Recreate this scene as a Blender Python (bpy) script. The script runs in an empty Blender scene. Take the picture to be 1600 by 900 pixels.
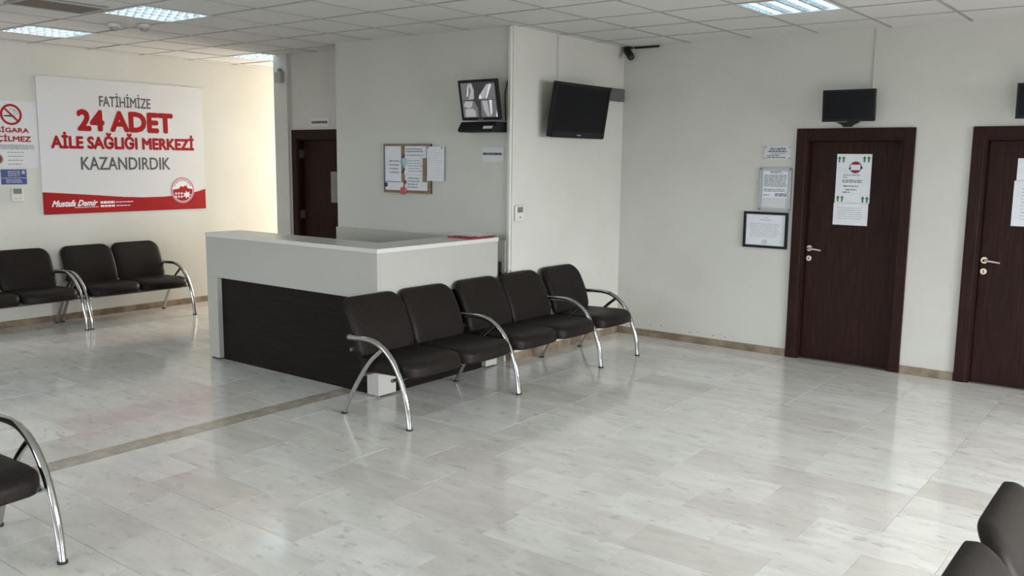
import bpy, math, random
from mathutils import Vector, Matrix
random.seed(7)
SC = bpy.context.scene
C = bpy.context.collection

# ---------------------------------------------------------------- camera
F_PX, YAW, PITCH, ROLL = 1397.82, math.radians(37.673), math.radians(8.182), math.radians(0.616)
CAM = Vector((0, 0, 1.75))
fw = Vector((-math.sin(YAW)*math.cos(PITCH), math.cos(YAW)*math.cos(PITCH), -math.sin(PITCH)))
r0 = Vector((math.cos(YAW), math.sin(YAW), 0)); u0 = r0.cross(fw)
cr = math.cos(ROLL)*r0 + math.sin(ROLL)*u0
cu = -math.sin(ROLL)*r0 + math.cos(ROLL)*u0
cd = bpy.data.cameras.new('camera'); co = bpy.data.objects.new('camera', cd); C.objects.link(co)
cd.sensor_width = 36.0; cd.lens = F_PX/1600*36.0; cd.clip_start = .05
M = Matrix((cr, cu, -fw)).transposed().to_4x4(); M.translation = CAM
co.matrix_world = M
SC.camera = co

def pix(p):
    d = Vector(p)-CAM; z = d.dot(fw)
    if z < .1: return None
    return 800+F_PX*d.dot(cr)/z, 450-F_PX*d.dot(cu)/z, z

# ---------------------------------------------------------------- world and daylight
W = bpy.data.worlds.new('overcast_sky'); SC.world = W; W.use_nodes = True
bg = W.node_tree.nodes['Background']; bg.inputs[0].default_value = (.78, .88, 1, 1); bg.inputs[1].default_value = 1.0

def area(name, loc, rot, sx, sy, power, col, spread=180):
    l = bpy.data.lights.new(name, 'AREA'); l.shape = 'RECTANGLE'; l.size = sx; l.size_y = sy
    l.energy = power; l.color = col; l.spread = math.radians(spread)
    o = bpy.data.objects.new(name, l); C.objects.link(o); o.location = loc; o.rotation_euler = rot
    return o
# daylight entering at the windows behind and beside the photographer and at the corridor's end
PI = math.pi
RIGHT_WIN = [(-.6, .9), (2.2, 3.7), (5.0, 6.5)]         # y ranges in wall_right
FRONT_WIN = [(-8.6, -6.8), (-5.6, -3.8), (-2.4, -.6), (1.0, 2.8)]   # x ranges in wall_front
SILL, HEAD = .95, 2.35
XR, YF, YE = 4.2, -3.2, 9.6
for a, b in RIGHT_WIN:
    area('daylight_right', (XR+.16, (a+b)/2, (SILL+HEAD)/2), (0, PI/2-math.radians(34), 0), HEAD-SILL, b-a, 200, (.965, .99, 1.0), 95)
for a, b in FRONT_WIN:
    area('daylight_front', ((a+b)/2, YF-.16, (SILL+HEAD)/2), (PI/2-math.radians(38), 0, 0), b-a, HEAD-SILL, 66, (.83, .93, 1.0), 95)
area('daylight_corridor', (-8.9, YE+.16, 1.6), (-PI/2+math.radians(14), 0, 0), 1.0, 1.9, 245, (1.0, .90, .78))

SC.view_settings.view_transform = 'Standard'
SC.view_settings.look = 'None'
SC.view_settings.gamma = 1
SC.view_settings.use_curve_mapping = False
SC.view_settings.exposure = 0.0
SC.cycles.max_bounces = 7
SC.cycles.diffuse_bounces = 5
SC.cycles.glossy_bounces = 3
SC.cycles.caustics_reflective = False
SC.cycles.caustics_refractive = False
SC.cycles.use_denoising = True

# ---------------------------------------------------------------- materials
def mat(name, col=(.5, .5, .5), rough=.5, metal=0, spec=.5, emit=None, es=0):
    m = bpy.data.materials.new(name); m.use_nodes = True
    b = m.node_tree.nodes['Principled BSDF']
    b.inputs['Base Color'].default_value = (*col, 1); b.inputs['Roughness'].default_value = rough
    b.inputs['Metallic'].default_value = metal; b.inputs['Specular IOR Level'].default_value = spec
    if emit:
        b.inputs['Emission Color'].default_value = (*emit, 1); b.inputs['Emission Strength'].default_value = es
    return m
def nd(m, t, **k):
    n = m.node_tree.nodes.new(t)
    for a, v in k.items(): setattr(n, a, v)
    return n
def lk(m, a, b): m.node_tree.links.new(a, b)
def noise_col(m, c1, c2, scale=5, detail=4, stretch=(1, 1, 1), bump=0, bscale=None, bdist=.002, lo=.35, hi=.65, rough=None):
    """procedural two-tone colour and fine relief"""
    b = m.node_tree.nodes['Principled BSDF']
    tc = nd(m, 'ShaderNodeTexCoord'); mp = nd(m, 'ShaderNodeMapping'); mp.inputs['Scale'].default_value = stretch
    lk(m, tc.outputs['Object'], mp.inputs['Vector'])
    n = nd(m, 'ShaderNodeTexNoise'); n.inputs['Scale'].default_value = scale; n.inputs['Detail'].default_value = detail
    lk(m, mp.outputs['Vector'], n.inputs['Vector'])
    r = nd(m, 'ShaderNodeValToRGB'); r.color_ramp.elements[0].position = lo; r.color_ramp.elements[1].position = hi
    r.color_ramp.elements[0].color = (*c1, 1); r.color_ramp.elements[1].color = (*c2, 1)
    lk(m, n.outputs['Fac'], r.inputs['Fac']); lk(m, r.outputs['Color'], b.inputs['Base Color'])
    if bump:
        n2 = nd(m, 'ShaderNodeTexNoise'); n2.inputs['Scale'].default_value = bscale or scale; n2.inputs['Detail'].default_value = 3
        lk(m, tc.outputs['Object'], n2.inputs['Vector'])
        bp = nd(m, 'ShaderNodeBump'); bp.inputs['Strength'].default_value = bump; bp.inputs['Distance'].default_value = bdist
        lk(m, n2.outputs['Fac'], bp.inputs['Height']); lk(m, bp.outputs['Normal'], b.inputs['Normal'])
    return m
WALLC = ((.585, .578, .535), (.615, .608, .57))
wall_m = noise_col(mat('textured_wall_paint', rough=.75, spec=.3), *WALLC, scale=1.5, bump=.5, bscale=130, bdist=.003)
ceil_m = noise_col(mat('mineral_fibre_tile', rough=.95, spec=.1), (.63, .62, .605), (.73, .72, .70), scale=160, detail=2, bump=.3, bscale=190, bdist=.002)
grid_m = mat('grid_metal', (.40, .39, .38), .6)
slab_m = mat('ceiling_void', (.35, .34, .33), .9)
grout_m = mat('grout', (.22, .205, .185), .9)
base_m = noise_col(mat('brown_marble', rough=.3), (.15, .112, .078), (.29, .225, .155), scale=9, detail=6)
strip_m = noise_col(mat('brown_strip_marble', rough=.22), (.31, .28, .23), (.45, .41, .345), scale=9, detail=6)
wood_m = noise_col(mat('dark_mahogany', rough=.45, spec=.12), (.014, .0058, .0046), (.036, .0135, .010), scale=10, detail=6, stretch=(7, 7, .35), lo=.3, hi=.72)
wenge_m = noise_col(mat('wenge_laminate', rough=.36, spec=.12), (.005, .0042, .004), (.014, .0105, .0095), scale=8, detail=5, stretch=(.4, .4, 9))
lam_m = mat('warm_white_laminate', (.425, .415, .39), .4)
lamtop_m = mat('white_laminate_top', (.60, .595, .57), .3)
greyp_m = mat('grey_laminate', (.47, .47, .42), .5)
leath_m = noise_col(mat('dark_brown_leatherette', rough=.46, spec=.14), (.0095, .0071, .0065), (.0155, .0120, .0110), scale=60, bump=.25, bscale=380, bdist=.001)
chrome_m = mat('chrome', (.56, .555, .55), .11, 1)
rubber_m = mat('black_rubber', (.015, .015, .015), .7)
blackp_m = mat('black_plastic', (.008, .008, .009), .45, spec=.25)
blacks_m = mat('black_screen', (.005, .005, .006), .3, spec=.12)
greym_m = mat('grey_metal', (.18, .18, .18), .4, .6)
silver_m = mat('brushed_aluminium', (.36, .37, .38), .38, .8)
whitep_m = mat('white_plastic', (.64, .63, .60), .45)
duct_m = mat('painted_duct', (.56, .55, .51), .6)
paper_m = noise_col(mat('paper', rough=.85), (.72, .74, .79), (.77, .79, .83), scale=20)
vinyl_m = noise_col(mat('banner_vinyl', rough=.6), (.60, .60, .62), (.64, .64, .66), scale=120)
cork_m = noise_col(mat('cork', rough=.9), (.26, .17, .10), (.36, .25, .16), scale=120)
pine_m = noise_col(mat('brown_wood_strip', rough=.6), (.20, .125, .07), (.29, .19, .115), scale=12, stretch=(1, 1, 6))
red_m = noise_col(mat('banner_red', rough=.6, spec=.15), (.30, .009, .011), (.36, .016, .017), scale=1.4)
redt_m = mat('red_ink', (.34, .010, .011), .6, spec=.15)
greyt_m = mat('dark_grey_ink', (.075, .075, .08), .6)
ink_m = mat('faded_ink', (.20, .20, .22), .7)
ink2_m = mat('pale_ink', (.42, .43, .46), .7)
blue_m = mat('blue_print', (.035, .06, .22), .5)
green_m = mat('green_print', (.03, .20, .05), .6)
black_m = mat('black_ink', (.012, .012, .014), .6)
brass_m = mat('satin_brass_nickel', (.60, .52, .40), .3, 1)
lcd_m = mat('grey_display', (.16, .18, .17), .3)
pink_m = mat('pink_plastic', (.55, .10, .12), .5)
teal_m = mat('pale_teal', (.35, .50, .52), .6)
purple_m = mat('purple_plastic', (.14, .05, .14), .5)
navy_m = mat('navy_plastic', (.02, .025, .10), .5)
ventc_m = mat('vent_brown_grey', (.16, .14, .115), .6)
tube_m = mat('fluorescent_tube', (.9, .95, 1), .5, emit=(.60, .88, 1.0), es=11)
louv_m = mat('mirror_louvre', (.80, .84, .88), .22, 1)
fixt_m = mat('fixture_white', (.75, .77, .78), .5)
scr_lit = [mat('screen_tone_%s' % n, (.01, .01, .01), .3, emit=(v, v, v*1.03), es=1) for n, v in (('dark', .02), ('mid', .12), ('light', .34), ('bright', .62))]
glass_m = bpy.data.materials.new('window_glass'); glass_m.use_nodes = True
_nt = glass_m.node_tree; _nt.nodes.remove(_nt.nodes['Principled BSDF'])
_t = _nt.nodes.new('ShaderNodeBsdfTransparent'); _g = _nt.nodes.new('ShaderNodeBsdfGlossy'); _g.inputs['Roughness'].default_value = .02
_x = _nt.nodes.new('ShaderNodeMixShader'); _x.inputs[0].default_value = .06
_nt.links.new(_t.outputs[0], _x.inputs[1]); _nt.links.new(_g.outputs[0], _x.inputs[2]); _nt.links.new(_x.outputs[0], _nt.nodes['Material Output'].inputs[0])

def travertine():
    m = mat('polished_travertine', rough=.12, spec=.65)
    b = m.node_tree.nodes['Principled BSDF']
    tc = nd(m, 'ShaderNodeTexCoord'); gi = nd(m, 'ShaderNodeNewGeometry'); oi = nd(m, 'ShaderNodeObjectInfo')
    ad = nd(m, 'ShaderNodeMath', operation='ADD'); lk(m, gi.outputs['Random Per Island'], ad.inputs[0]); lk(m, oi.outputs['Random'], ad.inputs[1])
    fr = nd(m, 'ShaderNodeMath', operation='FRACT'); lk(m, ad.outputs[0], fr.inputs[0])
    off = nd(m, 'ShaderNodeMath', operation='MULTIPLY'); lk(m, fr.outputs[0], off.inputs[0]); off.inputs[1].default_value = 60
    va = nd(m, 'ShaderNodeVectorMath', operation='ADD'); lk(m, gi.outputs['Position'], va.inputs[0]); lk(m, off.outputs[0], va.inputs[1])
    tone = nd(m, 'ShaderNodeValToRGB'); lk(m, fr.outputs[0], tone.inputs['Fac'])
    e = tone.color_ramp.elements
    e[0].position = 0; e[0].color = (.555, .535, .50, 1); e[1].position = 1; e[1].color = (.70, .705, .695, 1)
    for p, c in ((.18, (.61, .595, .575)), (.4, (.63, .622, .60)), (.62, (.65, .643, .615)), (.85, (.65, .65, .635))):
        x = e.new(p); x.color = (*c, 1)
    n1 = nd(m, 'ShaderNodeTexNoise'); n1.inputs['Scale'].default_value = 4.5; n1.inputs['Detail'].default_value = 7; n1.inputs['Roughness'].default_value = .62
    mp = nd(m, 'ShaderNodeMapping'); mp.inputs['Scale'].default_value = (.75, 2.0, 1); lk(m, va.outputs[0], mp.inputs['Vector']); lk(m, mp.outputs[0], n1.inputs['Vector'])
    r1 = nd(m, 'ShaderNodeValToRGB'); r1.color_ramp.elements[0].position = .34; r1.color_ramp.elements[0].color = (.90, .885, .87, 1)
    r1.color_ramp.elements[1].position = .62; r1.color_ramp.elements[1].color = (1.05, 1.05, 1.03, 1); lk(m, n1.outputs['Fac'], r1.inputs['Fac'])
    mx = nd(m, 'ShaderNodeMix', data_type='RGBA', blend_type='MULTIPLY'); mx.inputs['Factor'].default_value = 1
    lk(m, tone.outputs['Color'], mx.inputs['A']); lk(m, r1.outputs['Color'], mx.inputs['B'])
    # grey fossil flecks
    n2 = nd(m, 'ShaderNodeTexNoise'); n2.inputs['Scale'].default_value = 13; n2.inputs['Detail'].default_value = 5; n2.inputs['Roughness'].default_value = .6
    mp2 = nd(m, 'ShaderNodeMapping'); mp2.inputs['Scale'].default_value = (.7, 1.3, 1); lk(m, va.outputs[0], mp2.inputs['Vector']); lk(m, mp2.outputs[0], n2.inputs['Vector'])
    r2 = nd(m, 'ShaderNodeValToRGB'); r2.color_ramp.elements[0].position = .575; r2.color_ramp.elements[0].color = (0, 0, 0, 1)
    r2.color_ramp.elements[1].position = .72; r2.color_ramp.elements[1].color = (.75, .75, .75, 1); lk(m, n2.outputs['Fac'], r2.inputs['Fac'])
    mx2 = nd(m, 'ShaderNodeMix', data_type='RGBA'); lk(m, r2.outputs['Color'], mx2.inputs['Factor'])
    lk(m, mx.outputs['Result'], mx2.inputs['A']); mx2.inputs['B'].default_value = (.40, .39, .38, 1)
    lk(m, mx2.outputs['Result'], b.inputs['Base Color'])
    rr = nd(m, 'ShaderNodeMapRange'); lk(m, n1.outputs['Fac'], rr.inputs['Value']); rr.inputs['To Min'].default_value = .07; rr.inputs['To Max'].default_value = .17
    lk(m, rr.outputs['Result'], b.inputs['Roughness'])
    return m
trav_m = travertine()

# ---------------------------------------------------------------- mesh helpers
WL = {}                                  # world location of every root
def smooth_by_angle(me, ang=.6):
    me.polygons.foreach_set('use_smooth', [True]*len(me.polygons))
    import bmesh
    bm = bmesh.new(); bm.from_mesh(me)
    for e in bm.edges:
        if len(e.link_faces) == 2 and e.calc_face_angle(0) > ang: e.smooth = False
    bm.to_mesh(me); bm.free()
class MB:
    def __init__(s): s.v = []; s.f = []; s.sm = False
    def add(s, vs, fs):
        n = len(s.v); s.v += [Vector(v) for v in vs]; s.f += [[i+n for i in f] for f in fs]; return s
    def box(s, a, b):
        (x0, y0, z0), (x1, y1, z1) = [[f(p, q) for p, q in zip(a, b)] for f in (min, max)]
        return s.add([(x0, y0, z0), (x1, y0, z0), (x1, y1, z0), (x0, y1, z0), (x0, y0, z1), (x1, y0, z1), (x1, y1, z1), (x0, y1, z1)],
                     [(3, 2, 1, 0), (4, 5, 6, 7), (0, 1, 5, 4), (1, 2, 6, 5), (2, 3, 7, 6), (3, 0, 4, 7)])
    def bbox(s, a, b, r=.005):
        """box with chamfered edges"""
        x0, y0, z0 = [min(p, q) for p, q in zip(a, b)]; x1, y1, z1 = [max(p, q) for p, q in zip(a, b)]
        n = len(s.v); vs = []; idx = {}
        for ix, X in enumerate((x0, x1)):
            for iy, Y in enumerate((y0, y1)):
                for iz, Z in enumerate((z0, z1)):
                    sx, sy, sz = (1, -1)[ix], (1, -1)[iy], (1, -1)[iz]
                    idx[ix, iy, iz, 0] = len(vs); vs.append((X, Y+sy*r, Z+sz*r))
                    idx[ix, iy, iz, 1] = len(vs); vs.append((X+sx*r, Y, Z+sz*r))
                    idx[ix, iy, iz, 2] = len(vs); vs.append((X+sx*r, Y+sy*r, Z))
        fs = []
        def key(ax, vals, k): return idx[vals[0], vals[1], vals[2], k]
        for ax in range(3):
            o = [i for i in range(3) if i != ax]
            for side in (0, 1):
                q = []
                for a1, b1 in ((0, 0), (1, 0), (1, 1), (0, 1)):
                    t = [0, 0, 0]; t[ax] = side; t[o[0]] = a1; t[o[1]] = b1; q.append(idx[t[0], t[1], t[2], ax])
                fs.append(q)
            for a1 in (0, 1):
                for b1 in (0, 1):
                    t0 = [0, 0, 0]; t1 = [0, 0, 0]; t0[ax] = 0; t1[ax] = 1
                    for t in (t0, t1): t[o[0]] = a1; t[o[1]] = b1
                    fs.append([idx[(*t0, o[0])], idx[(*t1, o[0])], idx[(*t1, o[1])], idx[(*t0, o[1])]])
        for ix in (0, 1):
            for iy in (0, 1):
                for iz in (0, 1): fs.append([idx[ix, iy, iz, k] for k in range(3)])
        return s.add(vs, fs)
    def tube(s, pts, r, n=10, cap=True):
        pts = [Vector(p) for p in pts]; rings = []
        up = Vector((0, 0, 1)); prev = None
        for i, p in enumerate(pts):
            t = (pts[min(i+1, len(pts)-1)]-pts[max(i-1, 0)]).normalized()
            a = t.cross(up if abs(t.dot(up)) < .95 else Vector((0, 1, 0))) if prev is None else prev - t*prev.dot(t)
            a.normalize(); prev = a; b = t.cross(a)
            rr = r[i] if isinstance(r, (list, tuple)) else r
            rings.append([p+(a*math.cos(2*PI*k/n)+b*math.sin(2*PI*k/n))*rr for k in range(n)])
        vs = [v for q in rings for v in q]; fs = []
        for i in range(len(rings)-1):
            for k in range(n):
                k2 = (k+1) % n; fs.append((i*n+k, i*n+k2, (i+1)*n+k2, (i+1)*n+k))
        if cap: fs.append(list(range(n))[::-1]); fs.append([(len(rings)-1)*n+k for k in range(n)])
        s.sm = True
        return s.add(vs, fs)
    def disc(s, c, ax, r, h, n=20):
        c = Vector(c); ax = Vector(ax).normalized()
        return s.tube([c, c+ax*h], r, n)
    def prism(s, poly, ax, a, b):
        """poly (list of 2-tuples) extruded along axis 'x','y','z' from a to b"""
        n = len(poly)
        def P(q, t): return {'x': (t, q[0], q[1]), 'y': (q[0], t, q[1]), 'z': (q[0], q[1], t)}[ax]
        vs = [P(q, a) for q in poly]+[P(q, b) for q in poly]
        fs = [list(range(n))[::-1], list(range(n, 2*n))]+[(i, (i+1) % n, (i+1) % n+n, i+n) for i in range(n)]
        return s.add(vs, fs)
    def mesh(s, name, off=Vector((0, 0, 0)), normals=True):
        me = bpy.data.meshes.new(name); me.from_pydata([v-off for v in s.v], [], s.f); me.validate()
        if normals:
            import bmesh
            bm = bmesh.new(); bm.from_mesh(me); bmesh.ops.recalc_face_normals(bm, faces=bm.faces); bm.to_mesh(me); bm.free()
        if s.sm: smooth_by_angle(me)
        return me
    def build(s, name, m, parent=None, loc=None, normals=True):
        off = WL[parent.name] if parent else Vector(loc or (0, 0, 0))
        me = s.mesh(name, off, normals); me.materials.append(m)
        o = bpy.data.objects.new(name, me); C.objects.link(o)
        if parent: o.parent = parent
        else: o.location = off
        WL[o.name] = off
        return o
def bx(a, b): return MB().box(a, b)
def bb(a, b, r=.005): return MB().bbox(a, b, r)
def thing(name, label, cat, loc, group=None):
    o = bpy.data.objects.new(name, None); C.objects.link(o); o.location = loc; o.empty_display_size = .1
    WL[o.name] = Vector(loc); return tag(o, label, cat, group)
def tag(o, label, cat, group=None):
    o['label'] = label; o['category'] = cat
    if group: o['group'] = group
    return o
def struct(o, label=None, cat=None):
    o['kind'] = 'structure'
    if label: o['label'] = label
    if cat: o['category'] = cat
    return o
def instance(name, me, parent, loc=(0, 0, 0), rot=(0, 0, 0)):
    o = bpy.data.objects.new(name, me); C.objects.link(o); o.parent = parent; o.location = loc; o.rotation_euler = rot
    WL[o.name] = WL[parent.name]; return o

class Face:
    """a flat face in the scene (origin, right, up, normal) on which flat print is laid"""
    def __init__(s, o, r, n, u=(0, 0, 1)): s.o = Vector(o); s.r = Vector(r); s.u = Vector(u); s.n = Vector(n)
    def p(s, a, b, d=0): return s.o+s.r*a+s.u*b+s.n*d
    def quads(s, rects, d=.0015):
        m = MB()
        for a0, a1, b0, b1 in rects: m.add([s.p(a0, b0, d), s.p(a1, b0, d), s.p(a1, b1, d), s.p(a0, b1, d)], [(0, 1, 2, 3)])
        return m
    def polys(s, pl, d=.0015):
        m = MB()
        for q in pl: m.add([s.p(a, b, d) for a, b in q], [list(range(len(q)))])
        return m
    def ring(s, ca, cb, r0_, r1, d=.0015, n=40, a0=0, a1=2*PI):
        m = MB(); vs = []; fs = []
        for i in range(n+1):
            t = a0+(a1-a0)*i/n
            for rr in (r0_, r1): vs.append(s.p(ca+rr*math.cos(t), cb+rr*math.sin(t), d))
        for i in range(n): fs.append((2*i, 2*i+1, 2*i+3, 2*i+2))
        return m.add(vs, fs)
    def slab(s, a0, a1, b0, b1, d0, d1):
        m = MB()
        vs = [s.p(a, b, d) for d in (d0, d1) for a, b in ((a0, b0), (a1, b0), (a1, b1), (a0, b1))]
        return m.add(vs, [(3, 2, 1, 0), (4, 5, 6, 7), (0, 1, 5, 4), (1, 2, 6, 5), (2, 3, 7, 6), (3, 0, 4, 7)])
    def outline_slab(s, poly, d0, d1):
        n = len(poly); m = MB()
        vs = [s.p(a, b, d0) for a, b in poly]+[s.p(a, b, d1) for a, b in poly]
        return m.add(vs, [list(range(n))[::-1], list(range(n, 2*n))]+[(i, (i+1) % n, (i+1) % n+n, i+n) for i in range(n)])
    def text(s, txt, a0, a1, b0, b1, bold=0, shear=0, d=.002, ref='H'):
        """lettering fitted into a0..a1; capitals stand between b0 and b1"""
        def tm(t, bold):
            cu_ = bpy.data.curves.new('lettering', 'FONT'); cu_.body = t; cu_.shear = shear; cu_.resolution_u = 3
            o = bpy.data.objects.new('lettering', cu_); C.objects.link(o)
            dg = bpy.context.evaluated_depsgraph_get(); me = bpy.data.meshes.new_from_object(o.evaluated_get(dg))
            vs = [v.co.copy() for v in me.vertices]; fs = [list(p.vertices) for p in me.polygons]
            bpy.data.objects.remove(o); bpy.data.curves.remove(cu_); bpy.data.meshes.remove(me)
            return vs, fs
        rv, _ = tm(ref, bold); y0 = min(v.y for v in rv); y1 = max(v.y for v in rv)
        vs, fs = tm(txt, bold); x0 = min(v.x for v in vs); x1 = max(v.x for v in vs)
        m = MB(); k = bold*(b1-b0)
        sh_ = [(0, 0)] if not bold else [(k*math.cos(i*PI/4), k*math.sin(i*PI/4)) for i in range(8)]+[(0, 0)]
        for j, (da, db) in enumerate(sh_):
            m.add([s.p(a0+k+(v.x-x0)/(x1-x0)*(a1-a0-2*k)+da, b0+k+(v.y-y0)/(y1-y0)*(b1-b0-2*k)+db, d+j*.00003) for v in vs], fs)
        return m
def roundrect(a0, a1, b0, b1, r, n=5):
    pts = []
    for cx, cy, st in ((a1-r, b1-r, 0), (a0+r, b1-r, 1), (a0+r, b0+r, 2), (a1-r, b0+r, 3)):
        for k in range(n+1):
            t = (st+k/n)*PI/2; pts.append((cx+r*math.cos(t), cy+r*math.sin(t)))
    return pts
def lines(a0, a1, b1, b0, n, h, ragged=.35, rnd=random, gap=0):
    """rows of illegible print as short dashes"""
    out = []
    for i in range(n):
        b = b1-(b1-b0)*(i+.5)/n; a = a0; end = a1-(a1-a0)*ragged*rnd.random()
        while a < end-.004:
            w = min(end-a, rnd.uniform(.012, .045)); out.append((a, a+w, b-h/2, b+h/2)); a += w+.006+gap
    return out

# ---------------------------------------------------------------- the room
H = 2.85
XP, YA, XB, YR = -9.53, 7.852, -4.691, 6.062
YD = 6.41                                # recess with the far door
def wall_boxes(axis, const, t, a0, a1, z1, holes):
    """wall slab on plane axis=const, thickness t (signed), from a0 to a1, with holes (a,b,z0,z1)"""
    m = MB(); cuts = sorted({a0, a1, *[h[0] for h in holes], *[h[1] for h in holes]})
    def put(a, b, z0, z2):
        if b-a < 1e-4 or z2-z0 < 1e-4: return
        if axis == 'x': m.box((const, a, z0), (const+t, b, z2))
        else: m.box((a, const, z0), (b, const+t, z2))
    for a, b in zip(cuts, cuts[1:]):
        hs = [h for h in holes if h[0] <= a+1e-6 and h[1] >= b-1e-6]
        if not hs: put(a, b, 0, z1)
        else: put(a, b, 0, hs[0][2]); put(a, b, hs[0][3], z1)
    return m
TOP = H+.05
D1, D2 = (-2.905, -1.922), (-1.50, -.517)
AR = .088                                # architrave width
DH = 2.043
holesA = [(d[0]+AR-.012, d[1]-AR+.012, 0, DH-AR+.012) for d in (D1, D2)]
wall_back = struct(wall_boxes('y', YA, .2, XB-.01, XR+.1, TOP, holesA).build('wall_back', wall_m), 'cream wall at the back with two dark doors', 'wall')
wall_side = struct(bx((XB-.2, YR+.0, 0), (XB, YA+.2, TOP)).build('wall_side', wall_m), 'short cream wall with the large television', 'wall')
wall_center = struct(bx((-6.905, YR, 0), (XB-.2, YR+.2, TOP)).build('wall_center', wall_m), 'cream wall behind the reception desk', 'wall')
D3 = (-8.02, -7.04)
wall_recess = struct(wall_boxes('y', YD, .15, -8.27, -6.905+.15, TOP, [(D3[0]+AR-.012, D3[1]-AR+.012, 0, DH-AR+.012)]).build('wall_recess', wall_m), 'recessed cream wall around the far dark door', 'wall')
struct(bx((-6.905, YR+.2, 0), (-6.755, YD, TOP)).build('wall_return', wall_m))
struct(bx((-8.27, YD-.045, 0), (-8.045, YD, TOP)).build('wall_pilaster', wall_m), 'narrow cream pilaster beside the far door', 'wall')
struct(bx((-8.27, YD+.15, 0), (-8.12, YE, TOP)).build('wall_corridor', wall_m))
struct(bx((XP-.2, YF-.2, 0), (XP, YE+.2, TOP)).build('wall_left', wall_m), 'cream wall on the left with the large banner', 'wall')
struct(wall_boxes('y', YE, .2, XP, -8.12, TOP, [(-9.4, -8.4, .65, 2.55)]).build('wall_corridor_end', wall_m))
struct(wall_boxes('x', XR, .2, YF-.2, YA+.2, TOP, [(a, b, SILL, HEAD) for a, b in RIGHT_WIN]).build('wall_right', wall_m))
struct(wall_boxes('y', YF, -.2, XP-.2, XR+.2, TOP, [(a, b, SILL, HEAD) for a, b in FRONT_WIN]).build('wall_front', wall_m))
wn = [0]
def window(axis, const, sgn, a, b, z0, z1):
    wn[0] += 1
    def q(p, d0, d1, zz0, zz1):
        return ((const+sgn*d0, p[0], zz0), (const+sgn*d1, p[1], zz1)) if axis == 'x' else ((p[0], const+sgn*d0, zz0), (p[1], const+sgn*d1, zz1))
    w = .06; fr = MB()
    for p, zz in (((a, a+w), (z0, z1)), ((b-w, b), (z0, z1)), ((a+w, b-w), (z0, z0+w)), ((a+w, b-w), (z1-w, z1)), (((a+b)/2-w/2, (a+b)/2+w/2), (z0+w, z1-w))):
        fr.box(*q(p, .05, .11, *zz))
    o = struct(fr.build('window_%d' % wn[0], whitep_m))
    for p in ((a+w, (a+b)/2-w/2), ((a+b)/2+w/2, b-w)):
        bx(*q(p, .078, .084, z0+w, z1-w)).build('pane', glass_m, o)
for a, b in RIGHT_WIN: window('x', XR, 1, a, b, SILL, HEAD)
for a, b in FRONT_WIN: window('y', YF, -1, a, b, SILL, HEAD)
window('y', YE, 1, -9.4, -8.4, .65, 2.55)

# floor slab with stone tiles
floor = struct(bx((XP-.2, YF-.2, -.12), (XR+.2, YE+.2, -.006)).build('floor', grout_m), 'polished travertine tile floor', 'floor')
def tile_mesh(w, d, name, m, gap=.0022, ch=.0007):
    a, b = w/2-gap/2, d/2-gap/2; q = MB()
    q.add([(-a, -b, -.010), (a, -b, -.010), (a, b, -.010), (-a, b, -.010), (-a, -b, -ch), (a, -b, -ch), (a, b, -ch), (-a, b, -ch),
           (-a+ch, -b+ch, 0), (a-ch, -b+ch, 0), (a-ch, b-ch, 0), (-a+ch, b-ch, 0)],
          [(0, 1, 5, 4), (1, 2, 6, 5), (2, 3, 7, 6), (3, 0, 4, 7), (4, 5, 9, 8), (5, 6, 10, 9), (6, 7, 11, 10), (7, 4, 8, 11), (8, 9, 10, 11)])
    me = q.mesh(name, normals=False); me.materials.append(m); return me, q
SX0, SX1 = -5.115, -4.945                # brown border strip
cells = []
TW, TD = .607, .3055
row = 0; y = 1.87-TD*17
while y < YA-.01:
    y1 = min(y+TD, YA)
    offx = {0: 0, 1: .26, 2: 0, 3: .26}[row % 4] if y < 3.3 else (0 if y > 4.2 else (.0 if row % 2 else .3))
    x = -1.082-offx+TW*9
    while x > SX1+.004:
        x0 = max(x-TW, SX1)
        if x0 < XR: cells.append((x0, min(x, XR), y, y1))
        x = x0
    y = y1; row += 1
LW, LD = .405, .61
x = SX0; col = 0
while x > XP+.01:
    x0 = max(x-LW, XP); y = 2.67-LD*10+(0 if col < 2 else (.3 if col % 2 else 0))
    while y < YE:
        cells.append((x0, x, y, min(y+LD, YE))); y += LD
    x = x0; col += 1
def in_view(p):
    q = pix(p); return q and -60 < q[0] < 1660 and -40 < q[1] < 960
def blocked(cx, cy):
    if cx > XB-.2 and cy > YA: return True
    if -6.9 < cx < XB-.05 and cy > YR: return True
    if -8.27 < cx <= -6.9 and cy > YD: return True
    return False
cells = [c for c in cells if not blocked((c[0]+c[1])/2, (c[2]+c[3])/2) and c[1]-c[0] > .02 and c[3]-c[2] > .02]
vis = [c for c in cells if any(in_view((a, b, 0)) for a in c[:2] for b in c[2:])]
vis.sort(key=lambda c: ((c[0]+c[1])/2)**2+((c[2]+c[3])/2)**2)
vis = vis[:300]; sv = set(vis); cache = {}
for c in vis:
    k = (round(c[1]-c[0], 3), round(c[3]-c[2], 3))
    if k not in cache: cache[k] = tile_mesh(*k, 'floor_tile', trav_m)[0]
    instance('floor_tile', cache[k], floor, ((c[0]+c[1])/2, (c[2]+c[3])/2, random.uniform(-.0004, .0003)))
rest = MB()
for c in cells:
    if c in sv: continue
    _, q = tile_mesh(c[1]-c[0], c[3]-c[2], 'tmp', trav_m)
    ctr = Vector(((c[0]+c[1])/2, (c[2]+c[3])/2, 0)); rest.add([v+ctr for v in q.v], q.f)
o = rest.build('floor_tile_field', trav_m, floor, normals=False); o['kind'] = 'stuff'
y = -3.2; sm_ = tile_mesh(SX1-SX0, .61, 'border_tile', strip_m)[0]
while y < YR-.3:
    instance('border_tile', sm_, floor, ((SX0+SX1)/2, y+.305, .0001)); y += .61

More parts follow.
